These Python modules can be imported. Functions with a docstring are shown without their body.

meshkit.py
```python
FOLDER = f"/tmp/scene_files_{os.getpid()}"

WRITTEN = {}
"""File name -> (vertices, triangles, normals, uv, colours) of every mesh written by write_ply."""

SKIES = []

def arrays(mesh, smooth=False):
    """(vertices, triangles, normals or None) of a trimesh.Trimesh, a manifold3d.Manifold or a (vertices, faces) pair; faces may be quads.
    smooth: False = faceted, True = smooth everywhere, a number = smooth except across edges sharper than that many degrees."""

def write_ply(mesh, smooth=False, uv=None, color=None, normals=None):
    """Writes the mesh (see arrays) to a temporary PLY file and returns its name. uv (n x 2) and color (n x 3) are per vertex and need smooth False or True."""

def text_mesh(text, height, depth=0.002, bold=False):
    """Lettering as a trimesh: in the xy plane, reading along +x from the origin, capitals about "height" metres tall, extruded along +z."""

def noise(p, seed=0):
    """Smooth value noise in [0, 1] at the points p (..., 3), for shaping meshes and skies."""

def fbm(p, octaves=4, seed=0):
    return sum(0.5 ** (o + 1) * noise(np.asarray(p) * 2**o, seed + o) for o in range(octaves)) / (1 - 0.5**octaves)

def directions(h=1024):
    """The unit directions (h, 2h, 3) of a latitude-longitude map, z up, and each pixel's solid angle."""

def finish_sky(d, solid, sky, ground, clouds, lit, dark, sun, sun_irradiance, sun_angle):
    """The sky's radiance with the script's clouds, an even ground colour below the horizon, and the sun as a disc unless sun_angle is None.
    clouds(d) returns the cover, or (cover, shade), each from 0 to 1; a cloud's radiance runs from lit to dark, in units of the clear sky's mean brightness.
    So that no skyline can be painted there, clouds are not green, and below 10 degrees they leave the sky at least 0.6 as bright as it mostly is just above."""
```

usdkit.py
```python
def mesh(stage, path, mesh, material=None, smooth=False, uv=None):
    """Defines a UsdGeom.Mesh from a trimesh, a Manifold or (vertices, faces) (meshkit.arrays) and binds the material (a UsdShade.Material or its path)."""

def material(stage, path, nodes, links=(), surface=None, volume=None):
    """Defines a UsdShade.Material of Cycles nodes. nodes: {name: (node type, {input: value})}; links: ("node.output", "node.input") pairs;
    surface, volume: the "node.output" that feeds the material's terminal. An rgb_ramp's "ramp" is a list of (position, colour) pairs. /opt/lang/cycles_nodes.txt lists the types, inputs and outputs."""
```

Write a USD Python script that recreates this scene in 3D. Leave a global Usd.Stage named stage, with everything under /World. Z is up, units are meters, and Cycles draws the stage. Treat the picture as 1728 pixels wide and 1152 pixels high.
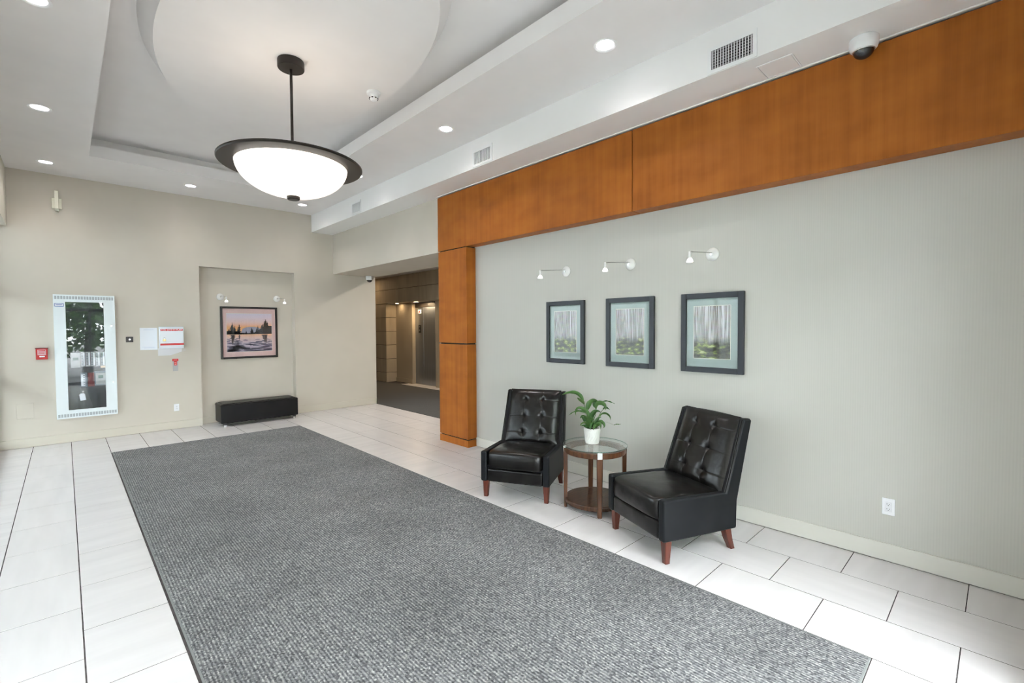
import math, random, sys
import numpy as np
import trimesh
import manifold3d as m3
from shapely.geometry import Polygon, box as sbox, Point
from shapely import affinity
from pxr import Usd, UsdGeom, UsdLux, UsdShade, Gf, Sdf
import usdkit, meshkit

random.seed(7); rng = np.random.default_rng(7)
stage = Usd.Stage.CreateInMemory()
UsdGeom.SetStageUpAxis(stage, UsdGeom.Tokens.z); UsdGeom.SetStageMetersPerUnit(stage, 1.0)
UsdGeom.Xform.Define(stage, '/World'); UsdGeom.Scope.Define(stage, '/World/Looks')

# ---------------------------------------------------------------- camera, sky, exposure
EYE = 1.62
YAW, PITCH, ROLL, FPX = 0.762457, -0.0301467, -0.0054098, 790.963
def cam_axes():
    cy, sy, cp, sp = math.cos(YAW), math.sin(YAW), math.cos(PITCH), math.sin(PITCH)
    fwd = np.array([sy*cp, cy*cp, sp]); right = np.array([cy, -sy, 0]); up = np.cross(right, fwd)
    cr, sr = math.cos(ROLL), math.sin(ROLL)
    return right*cr + up*sr, -right*sr + up*cr, fwd
RIGHT, UP, FWD = cam_axes()
cam = UsdGeom.Camera.Define(stage, '/World/camera')
mt = Gf.Matrix4d(*RIGHT, 0, *UP, 0, *(-FWD), 0, 0, 0, EYE, 1)
cam.AddTransformOp().Set(mt)
cam.CreateHorizontalApertureAttr(36.0); cam.CreateVerticalApertureAttr(24.0)
cam.CreateFocalLengthAttr(FPX/1728*36.0); cam.CreateClippingRangeAttr((0.05, 500.0))
cam.CreateExposureAttr(2.40)

sky = UsdLux.DomeLight.Define(stage, '/World/sky')
sky.CreateColorAttr(Gf.Vec3f(0.915, 0.935, 1.0)); sky.CreateIntensityAttr(1.65)

# ---------------------------------------------------------------- materials
def lin(r, g, b):
    f = lambda c: (c/255/12.92) if c/255 <= 0.04045 else ((c/255+0.055)/1.055)**2.4
    return (f(r), f(g), f(b))
MATS = {}
def mat(name, color=(.8,.8,.8), rough=0.5, **kw):
    if name in MATS: return MATS[name]
    MATS[name] = usdkit.material(stage, '/World/Looks/'+name, {'p': ('principled_bsdf', {'base_color': color, 'roughness': rough, **kw})}, surface='p.BSDF')
    return MATS[name]
def gmat(name, nodes, links, surface='p.BSDF'):
    MATS[name] = usdkit.material(stage, '/World/Looks/'+name, nodes, links, surface=surface)
    return MATS[name]
def noisy(name, c1, c2, scale=(1,1,1), nscale=4.0, detail=4, rough=0.5, bump=0.0, lo=.3, hi=.7, **kw):
    """base colour between c1 and c2 by noise of the position"""
    nodes = {'g': ('geometry', {}), 'm': ('mapping', {'scale': scale}), 'n': ('noise_texture', {'scale': nscale, 'detail': detail}),
             'r': ('rgb_ramp', {'ramp': [(lo, c1), (hi, c2)]}), 'p': ('principled_bsdf', {'roughness': rough, **kw})}
    links = [('g.position','m.vector'), ('m.vector','n.vector'), ('n.fac','r.fac'), ('r.color','p.base_color')]
    if bump:
        nodes['b'] = ('bump', {'strength': bump, 'distance': 0.002}); links += [('n.fac','b.height'), ('b.normal','p.normal')]
    return gmat(name, nodes, links)

white_paint = noisy('ceiling_paint', (.83,.81,.80), (.86,.84,.83), nscale=3, rough=.75)
soffit_paint = mat('soffit_paint', (.86,.86,.85), .7)
beige = noisy('beige_wall_paint', (.60,.552,.475), (.63,.58,.50), nscale=2.0, rough=.7)
trim_paint = mat('trim_paint', (.66,.645,.59), .5)
trim_beige = mat('trim_beige_paint', (.62,.575,.49), .55)
# wallpaper with fine vertical ribs
gmat('ribbed_wallpaper', {'g': ('geometry', {}), 'w': ('wave_texture', {'bands_direction': 'y', 'scale': 22.0, 'distortion': .6, 'detail': 2}),
    'm': ('mapping', {'scale': (1, 180, 6)}), 'n': ('noise_texture', {'scale': 1.0, 'detail': 3}),
    'a': ('mix', {'mix_type': 'mix', 'fac': .5}), 'r': ('rgb_ramp', {'ramp': [(.2, (.532,.524,.482)), (.8, (.556,.547,.504))]}),
    'b': ('bump', {'strength': .03, 'distance': .001}), 'p': ('principled_bsdf', {'roughness': .55})},
    [('g.position','w.vector'), ('g.position','m.vector'), ('m.vector','n.vector'), ('w.color','a.color1'), ('n.color','a.color2'),
     ('a.color','r.fac'), ('r.color','p.base_color'), ('w.fac','b.height'), ('b.normal','p.normal')])
wallpaper = MATS['ribbed_wallpaper']
tile_mats = [noisy('porcelain_tile_%s' % k, tuple(np.array(lin(213,209,209))*s), tuple(np.array(lin(223,219,219))*s), (1.2,9,1) if k != 'b' else (9,1.2,1), 1.0, 5, rough=.32, specular_ior_level=.4)
             for k, s in (('a', .98), ('b', 1.0), ('c', 1.02))]
grout = noisy('dark_grout', (.05,.042,.042), (.09,.075,.075), nscale=30, rough=.9)

def veneer(name, off, sc):
    return gmat(name, {'g': ('geometry', {}), 'm': ('mapping', {'location': off, 'scale': (14, 14, .55)}), 'n': ('noise_texture', {'scale': 1.0, 'detail': 5, 'distortion': .4}),
        'm2': ('mapping', {'location': off, 'scale': (160, 160, 3)}), 'n2': ('noise_texture', {'scale': 1.0, 'detail': 3}),
        'm3': ('mapping', {'location': off, 'scale': (3.0, 3.0, 5.5)}), 'n3': ('noise_texture', {'scale': 1.0, 'detail': 4}),
        'a': ('mix', {'mix_type': 'mix', 'fac': .25}), 'a2': ('mix', {'mix_type': 'mix', 'fac': .45}),
        'r': ('rgb_ramp', {'ramp': [(.32, tuple(np.array((.26,.070,.010))*sc)), (.5, tuple(np.array((.40,.122,.017))*sc)), (.68, tuple(np.array((.50,.172,.026))*sc))]}),
        'p': ('principled_bsdf', {'roughness': .45, 'specular_ior_level': .22})},
        [('g.position','m.vector'), ('m.vector','n.vector'), ('g.position','m2.vector'), ('m2.vector','n2.vector'), ('g.position','m3.vector'), ('m3.vector','n3.vector'),
         ('n.color','a.color1'), ('n2.color','a.color2'), ('a.color','a2.color1'), ('n3.color','a2.color2'), ('a2.color','r.fac'), ('r.color','p.base_color')])
cherry = [veneer('cherry_veneer_%s' % k, o, s) for k, o, s in (('a', (0,0,0), 1.0), ('b', (5,3,1), .93), ('c', (9,1,4), 1.04))]
shadow_gap = mat('shadow_gap_black', (.02,.015,.012), .8)

# loop-pile rug: ribs along the room, mottled yarns
gmat('loop_rug', {'g': ('geometry', {}), 'm': ('mapping', {'scale': (125, 95, 1)}), 'v': ('voronoi_texture', {'scale': 1.0, 'randomness': .75}),
    's': ('separate_color', {}), 'r': ('rgb_ramp', {'ramp': [(0, (.075,.075,.079)), (.3, (.135,.137,.143)), (.62, (.20,.202,.207)), (.85, (.265,.262,.255)), (1, (.36,.352,.345))]}),
    'n': ('noise_texture', {'scale': 1.6, 'detail': 4}), 'r2': ('rgb_ramp', {'ramp': [(.3, (.80,.80,.80)), (.7, (1.12,1.12,1.12))]}),
    'w': ('wave_texture', {'bands_direction': 'x', 'scale': 18.5, 'distortion': .7, 'detail': 1}), 'r3': ('rgb_ramp', {'ramp': [(0, (.55,.55,.57)), (1, (1.28,1.28,1.27))]}),
    'x1': ('mix', {'mix_type': 'multiply', 'fac': 1.0}), 'x2': ('mix', {'mix_type': 'multiply', 'fac': 1.0}),
    'b': ('bump', {'strength': .6, 'distance': .004, 'invert': True}), 'p': ('principled_bsdf', {'roughness': .95, 'specular_ior_level': .1, 'sheen_weight': .1})},
    [('g.position','m.vector'), ('m.vector','v.vector'), ('v.color','s.color'), ('s.r','r.fac'), ('g.position','n.vector'), ('n.fac','r2.fac'), ('g.position','w.vector'), ('w.fac','r3.fac'),
     ('r.color','x1.color1'), ('r2.color','x1.color2'), ('x1.color','x2.color1'), ('r3.color','x2.color2'), ('x2.color','p.base_color'), ('v.distance','b.height'), ('b.normal','p.normal')])
rug_mat = MATS['loop_rug']
hall_carpet_mat = noisy('hall_carpet_pile', (.05,.05,.05), (.12,.12,.118), nscale=60, detail=6, rough=.95)
# leather
gmat('black_leather', {'g': ('geometry', {}), 'n': ('noise_texture', {'scale': 7, 'detail': 5}), 'v': ('voronoi_texture', {'scale': 320}),
    'r': ('rgb_ramp', {'ramp': [(.35, (.225,.225,.225)), (.7, (.26,.26,.26))]}), 'rc': ('rgb_ramp', {'ramp': [(.3, (.0035,.003,.003)), (.75, (.007,.006,.0055))]}),
    'b': ('bump', {'strength': .06, 'distance': .001}), 'p': ('principled_bsdf', {'specular_ior_level': .5})},
    [('g.position','n.vector'), ('g.position','v.vector'), ('n.fac','r.fac'), ('n.fac','rc.fac'), ('rc.color','p.base_color'), ('r.color','p.roughness'), ('v.distance','b.height'), ('b.normal','p.normal')])
leather = MATS['black_leather']
leather_matte = noisy('black_leather_side', (.007,.008,.010), (.011,.012,.0145), nscale=9, rough=.42, specular_ior_level=.22)
bench_leather = noisy('bench_leather', (.005,.005,.006), (.010,.009,.009), nscale=6, rough=.38, specular_ior_level=.22)
mahogany = noisy('mahogany_leg', (.070,.016,.010), (.13,.032,.018), (30,30,3), 1.0, 4, rough=.35)
walnut = noisy('walnut_table', (.045,.015,.006), (.14,.052,.019), (40,40,4), 1.0, 5, rough=.33)
walnut_flat = noisy('walnut_shelf', (.030,.010,.005), (.085,.033,.013), (8,60,4), 1.0, 5, rough=.3)
chrome = mat('brushed_nickel', (.78,.78,.76), .28, metallic=1.0)
steel = noisy('brushed_steel', (.40,.44,.50), (.50,.54,.60), (1,120,.6), 1.0, 3, rough=.38, metallic=1.0)
white_plastic = mat('white_plastic', (.86,.87,.90), .4)
cool_white = mat('white_enamel', (.78,.84,.86), .4)
fixture_white = mat('fixture_white', (.85,.86,.86), .35)
cream_plastic = mat('cream_plastic', (.88,.86,.72), .45)
black_plastic = mat('black_plastic', (.012,.012,.014), .35)
dark_slot = mat('dark_slot', (.01,.01,.01), .8)
grey_slot = mat('grey_slot', (.42,.46,.48), .6); vent_grey = mat('vent_grey', (.22,.23,.24), .7)
bronze = mat('dark_bronze', (.022,.017,.014), .4, metallic=.25)
charcoal_frame = mat('charcoal_frame', (.024,.029,.038), .45)
black_frame = mat('black_frame', (.012,.009,.008), .4)
mat_board = mat('sage_mat_board', (.38,.455,.44), .9)
pink_board = mat('pink_mat_board', lin(222,190,188), .9)
cream_line = mat('cream_bevel', (.75,.73,.65), .8)
red = mat('signal_red', lin(198,30,32), .4)
dark_red = mat('dark_red', lin(110,25,28), .4)
blue = mat('label_blue', lin(60,95,170), .5)
green_lcd = mat('lcd_green', lin(74,100,92), .3)
grey_mid = mat('module_grey', lin(178,180,182), .5)
grey_dark = mat('module_slate', lin(118,128,138), .5)
paper = mat('paper_white', lin(236,240,246), .8)
paper_back = mat('paper_grey', lin(205,205,203), .8)
brass = mat('brass', (.70,.52,.22), .35, metallic=.9)
yellowish = mat('sticker_tan', lin(226,205,178), .7)
def pane(name, tint=(1,1,1), f0=.035, rough=0.0):
    """thin pane: clear with mirror reflection growing towards grazing angles, alike on both faces"""
    return gmat(name, {'l': ('layer_weight', {'blend': .5}), 'pw': ('math', {'math_type': 'power', 'value2': 4.5}), 'f': ('math', {'math_type': 'multiply_add', 'value2': .75, 'value3': f0}),
                       't': ('transparent_bsdf', {'color': tint}), 'g': ('glossy_bsdf', {'color': (1,1,1), 'roughness': rough}), 'x': ('mix_closure', {})},
                [('l.facing','pw.value1'), ('pw.value','f.value1'), ('f.value','x.fac'), ('t.BSDF','x.closure1'), ('g.BSDF','x.closure2')], surface='x.closure')
cabinet_glass = pane('cabinet_glass', (.985,.99,.99), .030)
clear_pane = pane('window_glass', (.95,.97,.96))
picture_glass = pane('picture_glass', (.985,.99,.99), .022)
table_glass = pane('table_glass', (.97,.985,.98), .03)
table_edge = pane('table_glass_edge', (.62,.78,.74), .05)
def emit(name, color, strength):
    return gmat(name, {'e': ('emission', {'color': color, 'strength': strength})}, [], surface='e.emission')
lamp_glow = gmat('frosted_glass_lit', {'p': ('principled_bsdf', {'base_color': (.9,.87,.82), 'roughness': .3, 'emission_color': (1.0,.86,.73), 'emission_strength': .24})}, [])
downlight_glow = emit('downlight_lens', (1.0,.95,.91), 62.0)
spot_glow = emit('spot_bulb', (1.0,.94,.86), 3.0)

# ---------------------------------------------------------------- mesh helpers
def cat(ms): return trimesh.util.concatenate([m for m in ms])
def bx(x0, x1, y0, y1, z0, z1):
    m = trimesh.creation.box((abs(x1-x0), abs(y1-y0), abs(z1-z0))); m.apply_translation(((x0+x1)/2, (y0+y1)/2, (z0+z1)/2)); return m
def cbx(x0, x1, y0, y1, z0, z1, c=.003):
    """box with chamfered edges"""
    p = []
    lo, hi = np.array([x0,y0,z0],float), np.array([x1,y1,z1],float)
    for s in np.ndindex(2,2,2):
        for k in range(3):
            q = [(lo[i]+c if s[i]==0 else hi[i]-c) for i in range(3)]; q[k] = lo[k] if s[k]==0 else hi[k]; p.append(q)
    return trimesh.convex.convex_hull(np.array(p))
def to_tm(m):
    k = m.to_mesh(); return trimesh.Trimesh(k.vert_properties[:, :3], k.tri_verts, process=False)
def hulls(points, r, seg=16):
    """rounded convex solid: hull of spheres"""
    ms = [m3.Manifold.sphere(r, seg).translate(tuple(map(float, p))) for p in points]
    return m3.Manifold.batch_hull(ms)
def ext(poly, d, z=0):
    m = trimesh.creation.extrude_polygon(poly, d, engine='earcut'); m.apply_translation((0,0,z)); return m
def rot(m, deg, axis, at=(0,0,0)):
    m = m.copy(); m.apply_transform(trimesh.transformations.rotation_matrix(math.radians(deg), axis, at)); return m
def mv(m, *t):
    m = m.copy(); m.apply_translation(t); return m
def face_y(m):      # drawn in xy, thickness +z  ->  upright, facing -y: x stays, y becomes z, thickness towards -y
    return rot(m, 90, (1,0,0))
def face_x(m):      # drawn in xy (x = along -y of the room, y = up) -> upright on the right wall, facing -x
    return rot(rot(m, 90, (1,0,0)), -90, (0,0,1))
def lathe(profile, n=48, cap=True):
    """profile (r, z) turned about z"""
    prof = np.array(profile, float); t = np.linspace(0, 2*np.pi, n, endpoint=False); k = len(prof)
    v = np.stack([prof[:,0][None]*np.cos(t)[:,None], prof[:,0][None]*np.sin(t)[:,None], np.repeat(prof[:,1][None], n, 0)], -1).reshape(-1,3)
    f = []
    for i in range(n):
        j = (i+1) % n
        for a in range(k-1):
            q = (i*k+a, j*k+a, j*k+a+1, i*k+a+1)
            f += [(q[0],q[1],q[2]), (q[0],q[2],q[3])]
    m = trimesh.Trimesh(v, f, process=False); m.merge_vertices(); m.update_faces(m.nondegenerate_faces()); return m
def cyl(r, z0, z1, n=32): return lathe([(0,z0),(r,z0),(r,z1),(0,z1)], n)
def tube(pts, r, n=10):
    """swept tube; r a number or one per point"""
    pts = np.array(pts, float); r = np.broadcast_to(r, len(pts)); v, f = [], []
    tg = np.gradient(pts, axis=0); tg /= np.linalg.norm(tg, axis=1, keepdims=True)
    ref = np.array([0,0,1.0]) if abs(tg[0,2]) < .9 else np.array([1.0,0,0])
    a = np.cross(tg[0], ref); a /= np.linalg.norm(a)
    for i in range(len(pts)):
        a = a - tg[i]*(a@tg[i]); a /= np.linalg.norm(a); b = np.cross(tg[i], a)
        for k in range(n):
            th = 2*np.pi*k/n; v.append(pts[i] + r[i]*(a*np.cos(th)+b*np.sin(th)))
    m = len(pts)
    for i in range(m-1):
        for k in range(n):
            q = (i*n+k, i*n+(k+1)%n, (i+1)*n+(k+1)%n, (i+1)*n+k); f += [(q[0],q[1],q[2]), (q[0],q[2],q[3])]
    v += [pts[0], pts[-1]]
    for k in range(n):
        f += [(m*n, (k+1)%n, k), (m*n+1, (m-1)*n+k, (m-1)*n+(k+1)%n)]
    t = trimesh.Trimesh(v, f, process=False); t.fix_normals(); return t
def frustum(x, y, z0, s0, x1, y1, z1, s1, c=.004):
    """square tapering leg between two centres"""
    p = []
    for (cx, cy, z, s) in ((x,y,z0,s0), (x1,y1,z1,s1)):
        for sx in (-1,1):
            for sy in (-1,1):
                p += [(cx+sx*s/2, cy+sy*(s/2-c), z), (cx+sx*(s/2-c), cy+sy*s/2, z)]
    return trimesh.convex.convex_hull(np.array(p))

# ---------------------------------------------------------------- object helpers
def numbered(path):
    if not stage.GetPrimAtPath(path): return path
    k = 1
    while stage.GetPrimAtPath('%s_%03d' % (path, k)): k += 1
    return '%s_%03d' % (path, k)
def put(name, mesh, material, parent=None, smooth=False, label=None, kind=None):
    base = parent.GetPath().pathString if parent else '/World'
    p = usdkit.mesh(stage, numbered(base+'/'+name), mesh, material, smooth).GetPrim()
    if label: p.SetCustomDataByKey('label', label)
    if kind: p.SetCustomDataByKey('kind', kind)
    return p
def struct(name, mesh, material, parent=None, smooth=False):
    return put(name, mesh, material, parent, smooth, kind=None if parent else 'structure')
def thing(name, label, category, loc=(0,0,0), rz=0.0, group=None, kind=None):
    x = UsdGeom.Xform.Define(stage, numbered('/World/'+name))
    x.AddTranslateOp().Set(Gf.Vec3d(*map(float, loc))); x.AddRotateZOp().Set(float(rz))
    p = x.GetPrim()
    if kind: p.SetCustomDataByKey('kind', kind)
    if label: p.SetCustomDataByKey('label', label)
    if category: p.SetCustomDataByKey('category', category)
    if group: p.SetCustomDataByKey('group', group)
    return p
def dup(src, label, loc, rz=0.0, group=None):
    name = src.GetName()
    p = thing(name, label, src.GetCustomDataByKey('category'), loc, rz, group or src.GetCustomDataByKey('group'))
    p.GetReferences().AddInternalReference(src.GetPath()); p.SetInstanceable(True)
    return p
def room(name):
    x = UsdGeom.Xform.Define(stage, numbered('/World/'+name)).GetPrim(); x.SetCustomDataByKey('kind', 'structure'); return x

# ---------------------------------------------------------------- the room shell
XW, XF, YF, YB = 4.05, 3.89, 9.262, -0.25       # right wall, face of the cherry cladding, far wall, entrance front
CEIL, SOF, HEAD = 3.80, 3.475, 2.70
DOWN = [(3.09,2.17), (3.09,4.27), (3.10,6.44), (3.10,8.59), (1.45,8.60), (-.12,8.65), (-.12,6.58), (-.09,4.45)]

# floor: grout bed and single tiles
floor = room('floor')
struct('grout_bed', bx(-1.6, 4.88, YB-.1, YF+.16, -.06, -.0016), grout, floor)
XL = [-1.11, -.73, -.3465, .035, .41, .81, 1.21, 1.609, 2.009, 2.408, 2.808, 3.221, 3.646, 4.051, 4.46, 4.815]
RUG = (.425, 2.79, .42, 8.06)
J = .0025
for i in range(len(XL)-1):
    right = XL[i] > 2.7
    par = (i - 12) % 2
    y0 = (.117 if par == 0 else .412) + ((.0 if right else .03) if XL[i] < .4 else 0)
    n0 = -1
    for n in range(-1, 17):
        a, b = y0 + n*.59 + J, y0 + (n+1)*.59 - J
        a, b = max(a, YB-.05), min(b, YF+.02 if not (1.6 < XL[i] < 3.0) else YF+.15)
        if XL[i] >= 4.0: a = max(a, 4.75)
        if b - a < .03: continue
        xa, xb = XL[i]+.0032, XL[i+1]-.0032
        if xa > RUG[0]-.05 and xb < RUG[1]+.05:
            if a > RUG[2]-.01 and b < RUG[3]+.01: continue
            if a < RUG[2] < b: b = RUG[2]-.003
            if a < RUG[3] < b: a = RUG[3]+.003
            if b - a < .02: continue
        struct('tile', cbx(xa, xb, a, b, -.010, rng.uniform(-.0003,.0003), .0009), tile_mats[(i*5+n*3) % 3], floor)

# right wall
struct('wall_right', bx(XW, XW+.2, YB-.1, 5.59, 0, SOF+.02), wallpaper)
struct('baseboard_right', cat([cbx(XW-.014, XW+.01, YB, 4.945, .006, .126, .004)]), trim_paint)
# far wall with its shallow alcove
poly = sbox(-1.6, 0, 4.82, CEIL+.02).difference(sbox(1.648, -.01, 3.165, 2.665))
wall_far = room('wall_far')
struct('wall_face', mv(face_y(ext(poly, .15)), 0, YF+.15, 0), beige, wall_far)
struct('alcove_back', bx(1.5, 3.3, YF+.15, YF+.25, 0, 2.8), beige, wall_far)
struct('baseboard_far', cat([cbx(-1.6, 1.65, YF-.012, YF+.01, .002, .125, .003), cbx(3.163, 4.832, YF-.012, YF+.01, .002, .125, .003), cbx(4.81, 4.832, YF-.012, YF+.16, .002, .125, .003)]), trim_beige)
struct('baseboard_alcove', cat([cbx(1.648, 3.165, YF+.139, YF+.155, .002, .115, .003)]), trim_beige)
# header over the opening to the lift hall
struct('wall_header', bx(3.92, 4.82, 5.59, YF, HEAD, CEIL+.02), beige)
# lift-hall walls
struct('wall_hall', bx(4.70, 4.82, YF+.15, 14.6, 0, 3.2), beige)
struct('wall_hall', bx(4.25, 4.82, 2.5, 5.59, 0, 3.2), beige)
struct('wall_hall', bx(4.7, 7.9, 14.6, 14.75, 0, 3.2), beige)
struct('wall_hall', bx(4.7, 7.9, 2.4, 2.5, 0, 3.2), beige)
struct('hall_ceiling', bx(4.7, 7.9, 2.4, 14.75, 3.12, 3.25), white_paint)
# soffit along the right wall
struct('soffit_right', bx(3.505, 4.25, YB-.1, YF, SOF, CEIL+.02), soffit_paint)
struct('trim_1', bx(3.872, 3.886, YB+.07, 5.60, SOF-.009, SOF), mat('reveal_white', (.85,.84,.8), .6))
# ceiling: slab with tray opening and lamp holes, cove, upper ceiling, oval cloud
ceiling = room('ceiling')
TR = (.28, 2.66, .60, 7.96)
poly = sbox(-.52, YB-.1, 3.52, YF+.02).difference(sbox(TR[0], TR[2], TR[1], TR[3]))
for (x, y) in DOWN: poly = poly.difference(Point(x, y).buffer(.072, 24))
struct('ceiling_slab', ext(poly, .15, CEIL), white_paint, ceiling)
cove = sbox(TR[0]-.22, TR[2]-.22, TR[1]+.22, TR[3]+.22).difference(sbox(TR[0]-.15, TR[2]-.15, TR[1]+.15, TR[3]+.15))
struct('cove_wall', ext(cove, .16, CEIL+.14), white_paint, ceiling)
struct('upper_ceiling', bx(TR[0]-.22, TR[1]+.22, TR[2]-.22, TR[3]+.22, 4.07, 4.2), white_paint, ceiling)
def oval(rx, ry, n=160):
    t = np.linspace(0, 2*np.pi, n, endpoint=False); return np.stack([1.47+rx*np.cos(t), 4.28+ry*np.sin(t)], 1)
lo, hi = oval(.93, 1.775), oval(1.03, 1.875); n = len(lo)
v = np.vstack([np.c_[lo, np.full(n, 3.922)], np.c_[hi, np.full(n, 4.075)], [[1.47, 4.28, 3.922]]])
f = [(2*n, (i+1) % n, i) for i in range(n)] + [q for i in range(n) for q in ((i, (i+1) % n, n+(i+1) % n), (i, n+(i+1) % n, n+i))]
cl = trimesh.Trimesh(v, f, process=False)
struct('oval_cloud', cl, white_paint, ceiling, smooth=30)

# ---------------------------------------------------------------- glazed fronts (left and behind the camera)
alu = mat('window_aluminium', (.16,.16,.155), .45)
header_paint = mat('header_paint', (.60,.57,.49), .7)
def glazed(name, along, fixed, lo, hi, posts, rails, top, depth=.12):
    w = room(name)
    def b(a0, a1, z0, z1, d=depth):
        return cbx(fixed-d/2, fixed+d/2, a0, a1, z0, z1, .004) if along == 'y' else cbx(a0, a1, fixed-d/2, fixed+d/2, z0, z1, .004)
    for p in posts: struct('mullion', b(p-.035, p+.035, 0, top), alu, w)
    for p0, p1 in zip(posts[:-1], posts[1:]):
        for z in rails: struct('transom', b(p0+.035, p1-.035, z-.04, z+.04, depth*.9), alu, w)
        for z0, z1 in zip(rails[:-1], rails[1:]):
            a0, a1 = p0+.03, p1-.03
            struct('pane', bx(fixed-.004, fixed+.004, a0, a1, z0+.035, z1-.035) if along == 'y' else bx(a0, a1, fixed-.004, fixed+.004, z0+.035, z1-.035), clear_pane, w)
    return w
glazed('window_1', 'y', -.72, YB, YF, list(np.linspace(2.3, YF-.03, 6)), [.05, .95, 2.15, 3.02], 3.05)
glazed('window_2', 'x', YB, -.7, 4.1, [-.66, .55, 1.75, 2.95], [.05, 2.20, 2.98], 3.0)
struct('wall_left', bx(-.80, -.64, YB-.1, 2.265, 0, 3.02), header_paint)
struct('wall_back', bx(2.985, 4.25, YB-.12, YB+.06, 0, 2.98), header_paint)
struct('wall_left', bx(-.80, -.52, YB-.1, YF, 3.02, 4.2), header_paint)
struct('wall_back', bx(-.80, 4.25, YB-.12, YB+.06, 2.98, CEIL+.05), header_paint)
# outside
struct('canopy_slab', bx(-3.4, -.8, -3.0, 16, 3.25, 3.45), mat('canopy_soffit', (.55,.55,.54), .8))
struct('pavement', bx(-60, 60, -60, 60, -.25, -.14), noisy('concrete_paving', (.20,.20,.20), (.26,.26,.255), nscale=2, rough=.9))

# lift hall: stone walls, lift door
hall = room('wall_lift')
floor_hall = room('floor_hall')
struct('grout_bed', bx(4.885, 7.9, 2.5, 14.6, -.06, -.0125), grout, floor_hall)
for k in range(14):
    struct('tile', cbx(6.985, 7.66, 3.6+k*.6+.003, 4.2+k*.6-.003, -.012, 0, .0012), tile_mats[k % 3], floor_hall)
stone_nodes = lambda n, a, b: noisy(n, a, b, (6,6,1.2), 1.0, 5, rough=.55)
stones = [stone_nodes('hall_stone_a', (.40,.33,.24), (.50,.42,.31)), stone_nodes('hall_stone_b', (.36,.30,.215), (.46,.385,.28))]
struct('stone_backing', bx(7.34, 7.9, 11.85, 12.72, 0, 3.2), grout, hall)
XS_ = 6.93
ZR = [0, .29, .70, 1.11, 1.52, 1.93, 2.335]
struct('pilaster_core', bx(XS_+.02, 7.8, 12.72, 14.6, .006, 2.335), grout, hall)
for r_, (z0, z1) in enumerate(zip(ZR[:-1], ZR[1:])):
    ys = [12.70, 13.62, 14.55] if r_ % 2 else [12.70, 13.16, 14.08, 14.55]
    for a, b in zip(ys[:-1], ys[1:]):
        struct('stone', cbx(XS_, XS_+.04, a+.003, b-.003, z0+.006, z1-.006, .004), stones[(r_+len(ys)) % 2], hall)
    struct('stone', cbx(XS_+.002, 7.30, 12.68, 12.74, z0+.006, z1-.006, .004), stones[r_ % 2], hall)
plain = mat('hall_plain_wall', (.44,.37,.27), .7)
struct('plain_wall', bx(7.27, 7.34, 11.78, 12.70, 0, 2.34), plain, hall)
struct('plain_wall', bx(7.27, 7.9, 2.5, 10.615, 0, 2.34), plain, hall)
struct('reveal', bx(7.341, 7.75, 11.795, 11.85, 0, 2.34), plain, hall)
struct('skirting', cbx(7.255, 7.275, 11.78, 12.69, .002, .13, .003), plain, hall)
struct('shaft_back', bx(7.46, 7.8, 10.617, 11.79, 0, 2.34), grout, hall)
for z0, z1 in ((2.34, 2.745), (2.745, 3.12)):
    for a in np.arange(2.5, 14.5, 2.4):
        struct('header_stone', cbx(6.95, 7.34, a+.003, min(a+2.4, 14.6)-.003, z0+.005, z1-.004, .004), stones[int(a) % 2], hall)
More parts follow.
